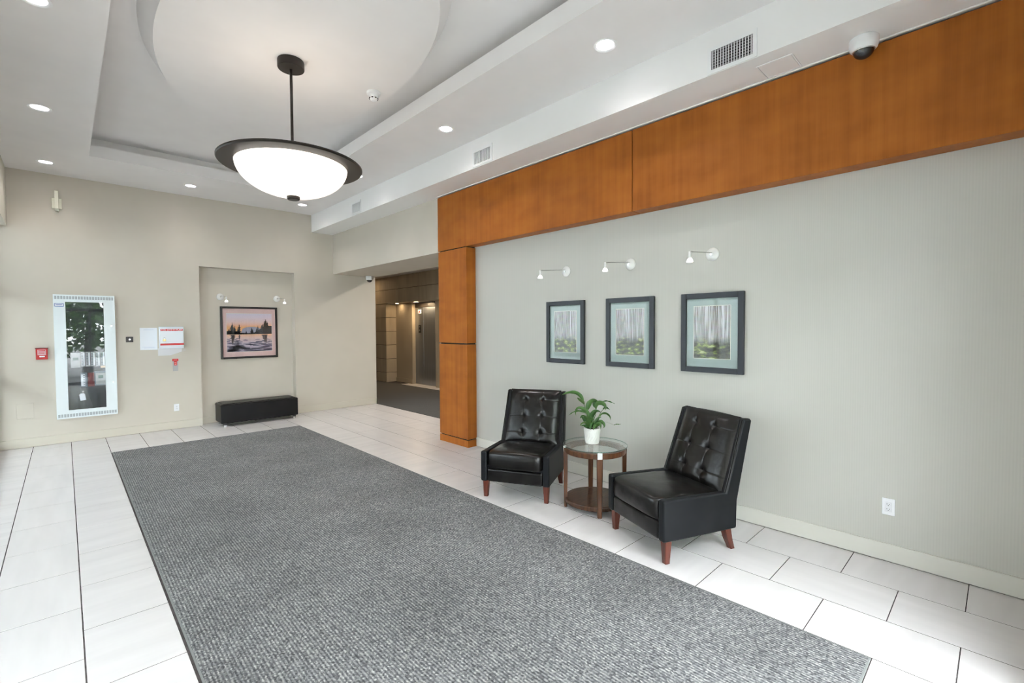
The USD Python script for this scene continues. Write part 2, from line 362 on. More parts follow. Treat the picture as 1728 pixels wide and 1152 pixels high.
struct('header_core', bx(6.97, 7.9, 2.5, 14.6, 2.36, 3.12), grout, hall)
lift = room('door_1')
struct('door_panel', cbx(7.38, 7.405, 11.365, 11.79, .012, 2.20, .003), steel, lift)
struct('door_panel', cbx(7.38, 7.405, 10.625, 11.36, .012, 2.20, .003), steel, lift)
struct('transom_panel', cbx(7.38, 7.45, 10.625, 11.79, 2.205, 2.335, .003), mat('dark_transom', (.03,.025,.02), .4), lift)
struct('sill', cbx(7.37, 7.45, 10.625, 11.79, .0005, .010, .002), chrome, lift)
s_ = thing('lift_notice', 'small white notice with a red triangle near the top of the steel lift door', 'sign', (7.378, 11.55, 2.09))
pl_ = put('plate', bx(-.002, 0, -.085, .085, -.055, .055), paper, s_)
put('triangle', face_x(mv(ext(Polygon([(-.05,-.035),(.05,-.035),(0,.045)]), .002), 0, 0, .0025)), red, pl_)
s_ = thing('lift_button_panel', 'narrow black call plate with a round button on the steel lift door', 'button panel', (7.378, 11.55, 1.60))
put('plate', cbx(-.008, 0, -.055, .055, -.12, .10, .003), black_plastic, s_)
put('button', rot(cyl(.022, 0, .006, 20), -90, (0,1,0), ).apply_translation((-.008, 0, -.05)), chrome, s_)
put('key_switch', rot(cyl(.016, 0, .006, 20), -90, (0,1,0), ).apply_translation((-.008, 0, .05)), chrome, s_)

c_ = put('hall_carpet', cbx(4.823, 6.98, 2.55, 14.55, -.012, .004, .003), hall_carpet_mat)
c_.SetCustomDataByKey('label', 'dark charcoal carpet on the floor of the lift hall beyond the opening'); c_.SetCustomDataByKey('category', 'carpet')

def hall_lamp(loc, label, power, r=.06):
    t = thing('recessed_hall_light', label, 'ceiling light', loc)
    put('trim_ring', lathe([(r,0),(r+.015,0),(r+.015,-.006),(r,-.004),(r,0)], 32), fixture_white, t)
    put('lens', lathe([(0,-.001),(r,-.001),(r,.0),(0,.0)], 32), emit('hall_lens_%d' % power, (1.0,.72,.42) if power < 120 else (1.0,.93,.84), power), t)
    return t
hall_lamp((7.12, 11.33, 2.344), 'small lit downlight in the stone soffit in front of the lift door', 110, .055)
hall_lamp((7.12, 12.35, 2.344), 'small lit downlight in the stone soffit beside the stone pilaster', 14, .05)
hall_lamp((5.6, 7.4, 3.119), 'round recessed lamp in the lift hall ceiling', 150, .085)
hall_lamp((6.45, 13.3, 3.119), 'recessed lamp in the lift hall ceiling in front of the stone pilaster', 24, .06)

# ---------------------------------------------------------------- cherry cladding on the right wall
cl = thing('cherry_cladding', 'cherry-stained veneer cladding of column and overhead band around the grey-green wall', 'wood panelling', (XF, 4.94, 0))
G = .004
def panel(y0, y1, z0, z1, m, d=.155, x0=0):
    put('panel', cbx(x0, d, y0-4.94+G, y1-4.94-G, z0+G, z1-G, .0015), m, cl)
panel(2.428, 5.598, 2.70, SOF-.014, cherry[0])
panel(YB+.07, 2.428, 2.70, SOF-.014, cherry[1])
panel(4.94, 5.59, 1.405, 2.695, cherry[2], .158)
panel(4.94, 5.59, .105, 1.395, cherry[0], .158)
put('plinth', cbx(.003, .158, 4.94-4.94+.003, .652, .001, .094, .0015), cherry[2], cl)
put('backing', cat([bx(.016, .156, .02, .62, .02, 3.4), bx(.016, .156, YB-4.86, .62, 2.715, 3.45)]), shadow_gap, cl)

# ---------------------------------------------------------------- rug
t = thing('loop_rug', 'large grey ribbed loop-pile rug let into the pale tiled floor', 'rug', ((RUG[0]+RUG[1])/2, (RUG[2]+RUG[3])/2, 0))
hx, hy = (RUG[1]-RUG[0])/2, (RUG[3]-RUG[2])/2
put('pile', cbx(-hx, hx, -hy, hy, -.006, .007, .003), rug_mat, t)
put('edge_binding', cat([cbx(-hx-.006, -hx+.004, -hy-.006, hy+.006, -.006, .006, .002), cbx(hx-.004, hx+.006, -hy-.006, hy+.006, -.006, .006, .002),
    cbx(-hx, hx, -hy-.006, -hy+.004, -.006, .006, .002), cbx(-hx, hx, hy-.004, hy+.006, -.006, .006, .002)]), mat('rug_binding', (.20,.21,.205), .9), t)

# ---------------------------------------------------------------- leather slipper chairs
def make_chair(label, loc, rz):
    t = thing('slipper_chair', label, 'chair', loc, rz)
    w2 = .3375
    for s in (-1, 1):
        r = .016; xo, xi = s*(w2-r), s*(w2-.062+r)
        arm = [(x, y, z) for x in (xo, xi) for (y, z) in ((r, .156+r), (r, .443-r), (.57, .428-r), (.66-r, .40), (.655-r, .156+r))]
        a = hulls(arm, r, 20)
        xo, xi = s*(w2-.022-.010), s*(w2-.052)
        wing = hulls([(s*(w2-.013), .565, .405), (s*(w2-.045), .565, .405), (s*(w2-.03), .745, .926), (s*(w2-.055), .745, .926),
                      (s*(w2-.03), .797, .922), (s*(w2-.055), .797, .922), (s*(w2-.013), .645, .36), (s*(w2-.045), .645, .36)], .013, 16)
        sp_ = put('side_panel', to_tm(a + wing), leather_matte, t, smooth=40)
        pts = np.array([(s*(w2-.008), .549, .41), (s*(w2-.012), .60, .55), (s*(w2-.022), .67, .755), (s*(w2-.028), .731, .932), (s*(w2-.030), .762, .938), (s*(w2-.030), .80, .934)])
        put('piping', cat([tube(pts, .0042, 8), tube(pts + np.array([-s*.012, -.001, .001]), .0038, 8)]), leather, sp_, smooth=True)
    put('base', to_tm(hulls([(x, y, z) for x in (-w2+.05, w2-.05) for y in (.03, .63) for z in (.165, .30)], .008, 12)), leather_matte, t, smooth=40)
    # front rail, slightly padded
    put('front_rail', to_tm(hulls([(x, y, z) for x in (-w2+.085, w2-.085) for y in (.024, .06) for z in (.176, .262)], .020, 20)), leather, t, smooth=50)
    # back shell
    put('back_shell', to_tm(hulls([(x, y, z) for x in (-.262, .262) for (y, z) in ((.60, .36), (.742, .922), (.790, .920), (.635, .33))] + [(0, .770, .934), (.15, .770, .932), (-.15, .770, .932)], .015, 16)), leather_matte, t, smooth=50)
    # seat cushion: puffed block
    N = 60; u = np.linspace(-1, 1, N)
    def block(cx, cy, cz, hx, hy, hz, e, crown):
        s = trimesh.creation.icosphere(5); p = s.vertices
        q = np.sign(p)*np.abs(p)**e; q = q/np.max(np.abs(q), axis=1, keepdims=True)
        k = 9.0; nn = (np.abs(q)**k).sum(1)**(1/k); q = q/nn[:,None]*1.0
        top = np.clip(q[:,2], 0, 1)
        x, y, z = q[:,0]*hx, q[:,1]*hy, q[:,2]*hz
        z = z + top*crown*(1-(q[:,0])**2)*(1-np.abs(q[:,1]+.15)**2.4)
        y = y - .012*np.clip(-q[:,1], 0, 1)*(1-q[:,2]**2)
        wr = meshkit.fbm(np.c_[x*14, y*14, z*14]+5, 3)-.5
        z = z + top*.0032*wr
        return trimesh.Trimesh(np.c_[x+cx, y+cy, z+cz], s.faces, process=False)
    cu = block(0, .29, .364, w2-.063, .30, .084, 1.0, .022)
    cu.vertices[:,2] -= np.clip(cu.vertices[:,1]-.1, 0, 1)*.032*(cu.vertices[:,2] > .35)
    put('seat_cushion', cu, leather, t, smooth=True)
    pts = np.array([(-w2+.072, -.005, .432), (0, -.014, .438), (w2-.072, -.005, .432)])
    # tufted back
    NU, NV = 170, 190
    u, v = np.meshgrid(np.linspace(-1, 1, NU), np.linspace(0, 1, NV)); hw = .2885 - .012*v
    B0, B1 = np.array([.545, .395]), np.array([.744, .950])
    d = (B1-B0)/np.linalg.norm(B1-B0); nrm = np.array([-d[1], d[0]])      # outwards: towards -y
    L = np.linalg.norm(B1-B0); X = u*hw; S = v*L
    puff = .050*(1-np.abs(u)**5)*(1-np.abs(2*v-1)**7)
    cols, rows = (-.095, .095), (.30*L*.72, .52*L, .80*L)
    rows = (.215*L, .505*L, .80*L)
    g = np.zeros_like(X)
    for c in cols: g += .0032*np.exp(-((X-c)/.0042)**2)*np.clip((.985-v)*12, 0, 1)
    for r_ in rows[:2]: g += .0032*np.exp(-((S-r_)/.0042)**2)*np.clip((np.abs(X)-.06)/.03, .25, 1)
    g += .0025*np.exp(-((S-rows[2])/.0042)**2)*np.clip((np.abs(X)-.10)/.03, 0, 1)*(X > 0)
    for c in cols:
        for r_ in rows:
            dd = np.hypot(X-c, S-r_); g += .019*np.exp(-(dd/.036)**2) + .012*np.exp(-(dd/.013)**2)
    for k, (a, b) in enumerate([(-1, cols[0]), (cols[0], cols[1]), (cols[1], 1)]): pass
    g -= .006*np.cos((X)/.095*np.pi/1.0)*(np.abs(X) < .2)*-1*0
    wr = (meshkit.fbm(np.stack([X*16, S*16, X*0+3.3], -1), 3)-.5)*.0012
    hgt = puff - g + wr*(puff > .03)
    Y = B0[0] + d[0]*S + nrm[0]*hgt; Z = B0[1] + d[1]*S + nrm[1]*hgt
    fr = np.stack([X, Y, Z], -1).reshape(-1, 3); bk = np.stack([X*.98, B0[0]+d[0]*S-nrm[0]*.02, B0[1]+d[1]*S-nrm[1]*.02], -1).reshape(-1, 3)
    f = []
    idx = np.arange(NU*NV).reshape(NV, NU)
    q = np.stack([idx[:-1,:-1], idx[:-1,1:], idx[1:,1:], idx[1:,:-1]], -1).reshape(-1, 4)
    f = [q[:,[0,1,2]], q[:,[0,2,3]], q[:,[0,2,1]]+NU*NV, q[:,[0,3,2]]+NU*NV]
    ring = np.concatenate([idx[0,:], idx[1:,-1], idx[-1,-2::-1], idx[-2:0:-1,0]]); r2 = np.roll(ring, -1)
    f += [np.stack([ring, r2+NU*NV, r2], -1), np.stack([ring, ring+NU*NV, r2+NU*NV], -1)]
    bc_ = put('back_cushion', trimesh.Trimesh(np.vstack([fr, bk]), np.vstack(f), process=False), leather, t, smooth=60)
    for c in cols:
        for r_ in rows:
            i, j = np.argmin(abs(S[:,0]-r_)), np.argmin(abs(X[NV//2]-c))
            b = trimesh.creation.icosphere(2, 1.0); b.apply_scale((.010, .005, .010)); b = rot(b, -20, (1,0,0)); b.apply_translation((X[i,j], Y[i,j]+.002, Z[i,j]))
            put('button', b, leather, bc_, smooth=True)
    for s in (-1, 1):
        put('leg', frustum(s*.298, .052, .165, .056, s*.300, .050, 0, .038), mahogany, t)
        put('leg', cat([frustum(s*.295, .585, .165, .058, s*.297, .61, .07, .048), frustum(s*.297, .61, .0725, .0485, s*.298, .640, 0, .038)]), mahogany, t)
    return t
chair = make_chair('black leather armless chair with tufted back, left of the glass side table', (2.998, 3.122, 0), math.degrees(-1.099))
dup(chair, 'black leather armless chair with tufted back to the right of the glass side table', (3.01, 1.863, 0), math.degrees(-1.955))

# ---------------------------------------------------------------- side table with plant
TX, TY, TZ = 3.425, 2.515, .57
t = thing('side_table', 'round walnut side table with clear glass top and lower shelf between the two leather chairs', 'side table', (TX, TY, 0))
gt_ = put('glass_top', lathe([(0,TZ-.010),(.279,TZ-.010),(.285,TZ-.007),(.286,TZ-.004),(.283,TZ-.0005),(.278,TZ),(0,TZ)], 96), table_glass, t, smooth=40)
put('glass_edge', lathe([(.2862,TZ-.0085),(.2872,TZ-.005),(.2855,TZ-.001),(.2850,TZ-.001),(.2850,TZ-.0085),(.2862,TZ-.0085)], 96), table_edge, gt_, smooth=40)
put('apron', lathe([(.222,.502),(.268,.502),(.271,.506),(.271,.540),(.266,.545),(.224,.545),(.222,.541),(.222,.502)], 80), walnut, t, smooth=35)
put('shelf', lathe([(0,.050),(.250,.050),(.262,.054),(.266,.062),(.266,.086),(.262,.092),(.254,.094),(0,.094)], 80), walnut_flat, t, smooth=35)
for k, a in enumerate((225, 135, 45, 315)):
    ca, sa = math.cos(math.radians(a)), math.sin(math.radians(a))
    leg = hulls([(sx*.012, sy*.016, z) for (sx, sy, z) in []] or [(dx, dy, z) for dx in (-.010, .014) for dy in (-.020, .020) for z in (.530,)] + [(dx, dy, .30) for dx in (-.010, .012) for dy in (-.017, .017)], .006, 8) + \
          hulls([(dx, dy, .31) for dx in (-.010, .012) for dy in (-.017, .017)] + [(dx, dy, .006) for dx in (-.006, .008) for dy in (-.013, .013)], .006, 8)
    lm = rot(to_tm(leg), a, (0,0,1)); lm.apply_translation((.262*ca, .262*sa, 0)); lg_ = put('leg', lm, walnut, t, smooth=40)
    br = cat([cbx(-.002, .024, -.021, .021, .541, .5605, .002), cbx(.021, .025, -.021, .021, .505, .5605, .0015)])
    br = rot(br, a, (0,0,1)); br.apply_translation((.258*ca, .258*sa, 0)); put('bracket', br, chrome, lg_)
    pad = cyl(.013, .5605, TZ-.0102, 20); pad.apply_translation((.235*ca, .235*sa, 0)); put('glass_pad', pad, chrome, lg_)

PX_, PY_ = 3.44, 2.555
t = thing('potted_plant', 'leafy green plant in a white embossed pot on the glass table', 'potted plant', (PX_, PY_, TZ))
N, K = 72, 26
prof = []
v, f = [], []
for j in range(K):
    z = .001 + .135*j/(K-1); r0 = .060 + .013*(j/(K-1))
    for i in range(N):
        th = 2*np.pi*i/N; ph = (i/N*18 + (j/(K-1)*4.0 if int(j/(K-1)*4) % 2 == 0 else -j/(K-1)*4.0)) % 1
        e = .0032*abs(2*ph-1) if 2 < j < K-3 else .0012
        v.append(((r0+e)*math.cos(th), (r0+e)*math.sin(th), z))
for j in range(K-1):
    for i in range(N):
        a, b, c, d_ = j*N+i, j*N+(i+1) % N, (j+1)*N+(i+1) % N, (j+1)*N+i; f += [(a,b,c),(a,c,d_)]
pot = trimesh.Trimesh(v, f, process=False)
put('pot', cat([pot, lathe([(.0735,.136),(.0735,.139),(.067,.139),(.066,.120),(.066,.118)], N), lathe([(0,.001),(.061,.001)], N)]), mat('pot_glaze', (.80,.79,.75), .4), t, smooth=30)
put('soil', lathe([(0,.122),(.04,.123),(.066,.120)], 40), noisy('potting_soil', (.02,.013,.008), (.06,.04,.025), nscale=120, rough=.95), t)
leaf_mats = []
for k, (c1, c2) in enumerate((((.030,.090,.020), (.062,.165,.038)), ((.048,.125,.026), (.10,.22,.052)), ((.075,.15,.035), (.14,.25,.065)))):
    leaf_mats.append(gmat('leaf_green_%s' % 'abc'[k], {'g': ('geometry', {}), 'n': ('noise_texture', {'scale': 25, 'detail': 3}), 'r': ('rgb_ramp', {'ramp': [(.3, c1), (.7, c2)]}),
        'p': ('principled_bsdf', {'roughness': .38}), 'tr': ('translucent_bsdf', {'color': c2}), 'x': ('mix_closure', {'fac': .25})},
        [('g.position','n.vector'), ('n.fac','r.fac'), ('r.color','p.base_color'), ('p.BSDF','x.closure1'), ('tr.BSDF','x.closure2')], surface='x.closure'))
stem_mat = mat('stem_green', (.10,.19,.05), .5)
HR, HF = np.array([RIGHT[0], RIGHT[1], 0]), np.array([FWD[0], FWD[1], 0]); HR /= np.linalg.norm(HR); HF /= np.linalg.norm(HF)
def plant_pt(cx, cy, dep): return HR*((cx-345)/837.0) + HF*dep + np.array([0, 0, .139 + (345-cy)/837.0])
def bez(P, n):
    P = np.array(P, float); s = np.r_[0, np.cumsum(np.linalg.norm(np.diff(P, axis=0), axis=1))]; s /= s[-1]
    from scipy.interpolate import CubicSpline, interp1d
    tt = np.linspace(0, 1, n)
    return CubicSpline(s, P)(tt) if len(P) > 2 else interp1d(s, P, axis=0)(tt)
def leaf(blade, width, mk, stem=None, tilt=0.0):
    """blade: polyline (crop px x, y, depth) base to tip"""
    P = bez([plant_pt(*p) for p in blade], 13); tg = np.gradient(P, axis=0); tg /= np.linalg.norm(tg, axis=1, keepdims=True)
    s = np.linspace(0, 1, 13); w = width*np.clip(np.sin(np.pi*np.clip(s, 0, 1)**.75), 0, 1)**.85; w[0] = width*.06; w[-1] = .0004
    side = np.cross(tg, HF*math.cos(tilt) + np.array([0,0,1])*math.sin(tilt)); side /= np.maximum(np.linalg.norm(side, axis=1, keepdims=True), 1e-6)
    nr = np.cross(side, tg); v = []
    cs = (-1, -.5, 0, .5, 1)
    for k in range(13):
        for c in cs: v.append(P[k] + side[k]*w[k]*c + nr[k]*(abs(c)**1.5*w[k]*.35 + .002*math.sin(k*1.7)*c))
    v = np.array(v); f = []
    for k in range(12):
        for c in range(4):
            a = k*5+c; f += [(a, a+1, a+6), (a, a+6, a+5)]
    th = .0006; nn = np.repeat(nr, 5, 0); m = len(v); f = np.array(f)
    mesh = trimesh.Trimesh(np.vstack([v+nn*th, v-nn*th]), np.vstack([f, f[:, ::-1]+m]), process=False)
    put('leaf', mesh, leaf_mats[mk], t, smooth=50)
    if stem is not None:
        q = [plant_pt(*stem)] + [plant_pt((stem[0]+blade[0][0])/2*.9+.1*stem[0], (stem[1]+blade[0][1])/2, (stem[2]+blade[0][2])/2)] + [P[0], P[1]]
        put('stem', tube(bez(q, 10), np.linspace(.0035, .0022, 10), 7), stem_mat, t, smooth=True)
leaf([(278,150,0),(262,112,.0),(225,84,.01),(170,80,.01),(112,97,.0)], .019, 1, (325,342,.0), .5)
leaf([(285,172,.0),(262,140,-.01),(240,125,-.02),(228,112,-.03)], .014, 2, (330,342,.0), .3)
leaf([(308,300,-.01),(290,210,.0),(250,195,.01),(225,262,.02)], .016, 1, (325,342,-.02), .2)
leaf([(300,240,.0),(260,222,.0),(215,222,-.01),(165,250,-.02)], .009, 1, None, .6)
leaf([(315,240,.01),(290,225,.02),(265,222,.03),(240,228,.03)], .009, 0, None, .5)
leaf([(310,215,.0),(325,165,.0),(355,143,.01),(395,158,.02)], .026, 1, (335,342,.01), .45)
leaf([(372,195,.02),(368,165,.03),(380,150,.04),(396,152,.05)], .016, 0, (345,342,.02), .3)
leaf([(405,165,.0),(425,150,.0),(465,148,.01),(518,168,.02)], .008, 0, None, .8)
leaf([(375,210,.0),(402,158,-.01),(428,165,-.02),(436,212,-.03)], .022, 1, (350,342,.0), .2)
leaf([(425,210,.0),(445,195,.0),(462,200,.01),(478,212,.01)], .010, 0, (355,342,.01), .5)
leaf([(400,265,.0),(425,240,.0),(460,245,.01),(487,295,.02)], .011, 1, (355,342,.0), .5)
leaf([(345,300,-.02),(340,245,-.03),(365,215,-.04),(402,222,-.05)], .022, 0, (345,342,-.02), .25)
leaf([(330,330,-.04),(310,285,-.06),(325,262,-.07),(345,275,-.09)], .022, 1, (335,342,-.03), .2)
leaf([(350,335,-.03),(375,285,-.04),(395,265,-.03),(410,262,-.02)], .018, 0, None, .3)
leaf([(360,340,-.05),(372,312,-.07),(382,303,-.08),(395,345,-.09)], .018, 1, None, .1)
leaf([(395,330,-.01),(405,298,-.02),(418,302,-.03),(422,345,-.04)], .016, 1, (360,342,-.01), .15)
leaf([(325,340,-.03),(295,300,-.05),(270,302,-.05),(245,325,-.06)], .014, 2, None, .4)
leaf([(310,335,.0),(285,285,.02),(265,270,.03),(258,285,.04)], .015, 0, None, .4)
leaf([(320,340,-.05),(290,325,-.07),(268,315,-.08),(248,322,-.08)], .013, 0, None, .4)
leaf([(345,340,-.06),(330,310,-.085),(322,318,-.095),(318,345,-.10)], .016, 0, None, .1)
leaf([(335,330,.03),(350,270,.05),(372,235,.06),(395,240,.07)], .020, 0, (342,342,.03), .3)
leaf([(300,320,.02),(290,265,.03),(275,262,.04),(262,278,.05)], .012, 1, None, .4)
leaf([(372,340,-.06),(352,318,-.09),(345,325,-.10),(338,346,-.11)], .015, 1, None, .1)
leaf([(515,332,.02),(532,326,.02),(548,326,.02),(566,325,.02)], .006, 2, None, .9)
put('stem', tube(bez([plant_pt(395,335,.01), plant_pt(440,305,.01), plant_pt(490,320,.02), plant_pt(520,331,.02)], 14), .0013, 6), mat('runner', (.34,.36,.24), .6), t, smooth=True)

# ---------------------------------------------------------------- bench in the alcove
t = thing('leather_bench', 'long black leather bench on short feet below the sunset picture', 'bench', (2.435, 9.03, 0), -.5)
up_ = put('upholstery', to_tm(hulls([(sx*(.607-.018), sy*(.215-.018), z) for sx in (-1,1) for sy in (-1,1) for z in (.075, .352)], .018, 20) +
    hulls([(sx*(.607-.05), sy*(.215-.05), .36) for sx in (-1,1) for sy in (-1,1)], .020, 16)), bench_leather, t, smooth=45)
put('seam', cat([tube([(-.602,-.2165,.345),(-.3,-.2175,.350),(.3,-.2175,.350),(.602,-.2165,.345)], .004, 8), tube([(-.6085,-.21,.345),(-.6085,.21,.345)], .004, 8)]), leather, up_, smooth=True)
for sx in (-1, 1):
    for sy in (-1, 1):
        ft_ = put('foot', cat([frustum(sx*.545, sy*.175, .070, .055, sx*.545, sy*.178, .030, .045)]), black_plastic, t)
        put('foot_cap', frustum(sx*.545, sy*.178, .032, .042, sx*.545, sy*.178, 0, .040), chrome, ft_)

# ---------------------------------------------------------------- pendant lamp
t = thing('pendant_lamp', 'large lit glass bowl pendant with a wide dark rim on a rod', 'pendant lamp', (1.47, 4.28, 0))
put('canopy', lathe([(0,3.9215),(.105,3.9215),(.107,3.915),(.107,3.860),(.103,3.853),(.03,3.850),(0,3.850)], 48), bronze, t, smooth=35)
put('rod', cyl(.0115, 2.80, 3.855, 20), bronze, t, smooth=35)
ZP = 3.030
put('rim', lathe([(.440,ZP+.012),(.445,ZP-.012),(.52,ZP-.016),(.567,ZP-.012),(.574,ZP-.004),(.574,ZP+.006),(.567,ZP+.012),(.50,ZP+.016),(.440,ZP+.012)], 128), bronze, t, smooth=25)
bowl = [(.447*math.cos(a), ZP+.0-.268*math.sin(a)**1.0) for a in np.linspace(0, math.pi/2, 28)]
put('bowl', lathe([(.436, ZP+.01)] + bowl + [(0, ZP-.262)] + [(.438*math.cos(a), ZP+.006-.262*math.sin(a)) for a in np.linspace(math.pi/2-.03, 0, 24)], 96), lamp_glow, t, smooth=60)
put('finial', lathe([(0,ZP-.258),(.048,ZP-.258),(.052,ZP-.266),(.052,ZP-.286),(.046,ZP-.293),(0,ZP-.295)], 32), bronze, t, smooth=35)
for a in (0, 120, 240):
    m = tube([(.02,0,ZP+.14),(.25,0,ZP+.07),(.455,0,ZP+.008)], .005, 8); put('strut', rot(m, a+20, (0,0,1)), bronze, t, smooth=True)
    b = trimesh.creation.icosphere(2, .035); b.apply_translation((.16, 0, ZP-.03)); put('bulb', rot(b, a+80, (0,0,1)), emit('pendant_bulb', (1.0,.80,.62), 2.4), t, smooth=True)

# ---------------------------------------------------------------- downlights
DL = ['recessed downlight in the white strip beside the soffit, nearest the large air vent', 'recessed downlight above the middle air vent of the soffit',
      'recessed downlight half hidden behind the right edge of the pendant rim', 'recessed downlight just behind the finial of the pendant bowl',
      'recessed downlight at the middle of the ceiling strip by the far wall', 'recessed downlight in the left corner above the cream wall sensor',
      'recessed downlight in the left ceiling strip, second from the far wall', 'recessed downlight cut off by the top edge of the picture']
first = None
for (x, y), lab in zip(DOWN, DL):
    if first is None:
        first = t = thing('recessed_downlight', lab, 'downlight', (x, y, CEIL), 0, 'round recessed ceiling downlights')
        put('trim_ring', lathe([(.066,.004),(.072,-.001),(.086,-.004),(.089,-.001),(.089,.001),(.07,.002),(.066,.004)], 48), fixture_white, t, smooth=40)
        put('reflector', lathe([(.066,.003),(.060,.05),(.045,.085)], 48), mat('reflector_silver', (.85,.85,.9), .25, metallic=.8), t, smooth=40)
        put('lamp', lathe([(0,.075),(.046,.075),(.046,.087),(0,.087)], 32), downlight_glow, t)
    else: dup(first, lab, (x, y, CEIL))

# ---------------------------------------------------------------- air vents on the soffit face
def vent(label, y0, y1, z0, z1, nb=15, dark=True):
    yc, zc = (y0+y1)/2, (z0+z1)/2; w, h = (y1-y0)/2, (z1-z0)/2; b = .028
    t = thing('air_vent', label, 'air vent', (3.505, yc, zc), 0, None)
    fr = sbox(-w, -h, w, h).difference(sbox(-w+b, -h+b, w-b, h-b))
    m = face_x(ext(fr, .008)); put('frame', m, fixture_white, t)
    put('backing', bx(-.001, 0, -w+b, w-b, -h+b, h-b), dark_slot if dark else vent_grey, t)
    for k in range(nb):
        y = -w+b + (k+.5)*(2*w-2*b)/nb; put('louver', rot(bx(-.007, -.001, -.0035, .0035, -h+b, h-b), 0, (0,0,1)).apply_translation((0, y, 0)), fixture_white if not dark else mat('vent_louver', (.62,.62,.62), .5), t)
    for k in range(7 if dark else 0):
        z = -h+b + (k+.5)*(2*h-2*b)/7; put('cross_bar', bx(-.004, -.0012, -w+b, w-b, z-.003, z+.003), mat('vent_bar', (.33,.30,.30), .6), t)
vent('large louvered air vent on the soffit face, nearest the dome camera', 1.205, 1.548, 3.478, 3.672)
vent('louvered air vent on the soffit face above the left end of the cherry cladding', 3.97, 4.315, 3.484, 3.676, 13, False)
vent('small-looking air vent at the far end of the soffit near the far wall', 7.17, 7.495, 3.485, 3.688, 12, False)
t = thing('access_hatch', 'flush white access hatch on the underside of the soffit beside the large vent', 'access hatch', (3.75, 1.14, SOF))
put('door', cbx(-.105, .105, -.105, .105, -.003, .004, .001), soffit_paint, t)
put('frame', mv(ext(sbox(-.117,-.117,.117,.117).difference(sbox(-.108,-.108,.108,.108)), .006), 0, 0, -.004), fixture_white, t)

# ---------------------------------------------------------------- dome cameras, smoke detector, sensor
def dome_camera(label, loc):
    t = thing('dome_camera', label, 'security camera', loc)
    put('housing', lathe([(0,.0),(.074,.0),(.079,-.004),(.080,-.04),(.074,-.066),(.062,-.078),(.056,-.080)], 48), fixture_white, t, smooth=40)
    dm_ = put('dome', lathe([(.057*math.cos(a), -.076-.052*math.sin(a)) for a in np.linspace(0, math.pi/2, 16)], 40), mat('smoked_dome', (.02,.022,.026), .06, specular_ior_level=.9), t, smooth=True)
    put('dome_ring', lathe([(.0565,-.074),(.061,-.078),(.059,-.084),(.0565,-.083)], 40), chrome, dm_, smooth=True)
    return t
d = dome_camera('white dome security camera under the soffit at the top of the cherry band', (3.79, .655, SOF))
dup(d, 'white dome security camera under the header of the lift hall opening', (4.63, 9.14, HEAD))
t = thing('smoke_detector', 'small white smoke detector on the oval ceiling panel near the pendant', 'smoke detector', (2.245, 4.29, 3.922))
put('base', lathe([(0,0),(.064,0),(.066,-.006),(.064,-.026),(.05,-.034)], 40), fixture_white, t, smooth=40)
sh_ = put('sensor_head', lathe([(.05,-.030),(.044,-.045),(.034,-.074),(.022,-.084),(0,-.086)], 40), fixture_white, t, smooth=40)
for k in range(8):
    m = bx(.0395, .044, -.008, .008, -.066, -.058); m = rot(m, 45*k, (0,0,1)); put('vent_slot', m, dark_slot, sh_)
t = thing('wall_sensor', 'cream wall-mounted sensor with an upright blade high on the far wall', 'sensor', (-.031, YF, 3.40))
put('base_plate', cbx(-.052, .052, -.03, 0, -.075, .070, .004), cream_plastic, t)
bl_ = put('blade', cbx(-.022, .020, -.085, -.028, -.085, .165, .004), cream_plastic, t)
put('lens', cbx(-.021, .019, -.083, -.034, -.115, -.085, .004), mat('sensor_lens', (.62,.63,.52), .4), bl_)

# ---------------------------------------------------------------- picture lights
def picture_light(label, loc, rz, group=None):
    t = thing('picture_light', label, 'picture light', loc, rz, group)   # faces -y locally
    wd_ = put('wall_disc', rot(lathe([(0,.022),(.03,.021),(.052,.012),(.058,.004),(.058,0),(0,0)], 48), 90, (1,0,0)), mat('satin_disc', (.83,.83,.81), .3, metallic=.25), t, smooth=35)
    put('hub', rot(cyl(.010, .018, .034, 20), 90, (1,0,0)), chrome, wd_, smooth=35)
    put('arm', tube([(0,-.02,.012),(0,-.2,-.002),(0,-.425,-.022)], .0036, 8), mat('arm_steel', (.5,.5,.48), .35, metallic=.9), t, smooth=True)
    so_ = put('socket', lathe([(0,.004),(.009,.003),(.0105,-.004),(.0105,-.048),(.015,-.053),(0,-.053)], 24).apply_translation((0,-.425,-.022)), mat('socket_white', (.86,.85,.84), .35), t, smooth=35)
    bs_ = put('bulb_shade', lathe([(.013,-.052),(.020,-.062),(.026,-.082),(.0255,-.082),(.019,-.062),(.012,-.053)], 28).apply_translation((0,-.425,-.022)), emit('shade_glow', (1.0,.97,.95), 1.15), so_, smooth=True)
    put('lamp', lathe([(0,-.062),(.018,-.063),(.024,-.078),(0,-.080)], 24).apply_translation((0,-.425,-.022)), spot_glow, so_)
    return t
a = picture_light('nickel picture light over the leftmost of the three forest prints', (XW, 3.361, 2.236), -90)
dup(a, 'nickel picture light over the middle of the three forest prints', (XW, 2.545, 2.236), -90)
dup(a, 'nickel picture light over the rightmost of the three forest prints', (XW, 1.735, 2.238), -90)
dup(a, 'nickel picture light in the alcove over the left of the sunset picture', (1.977, YF+.15, 2.176), 0)
dup(a, 'nickel picture light in the alcove over the right of the sunset picture', (2.897, YF+.15, 2.176), 0)

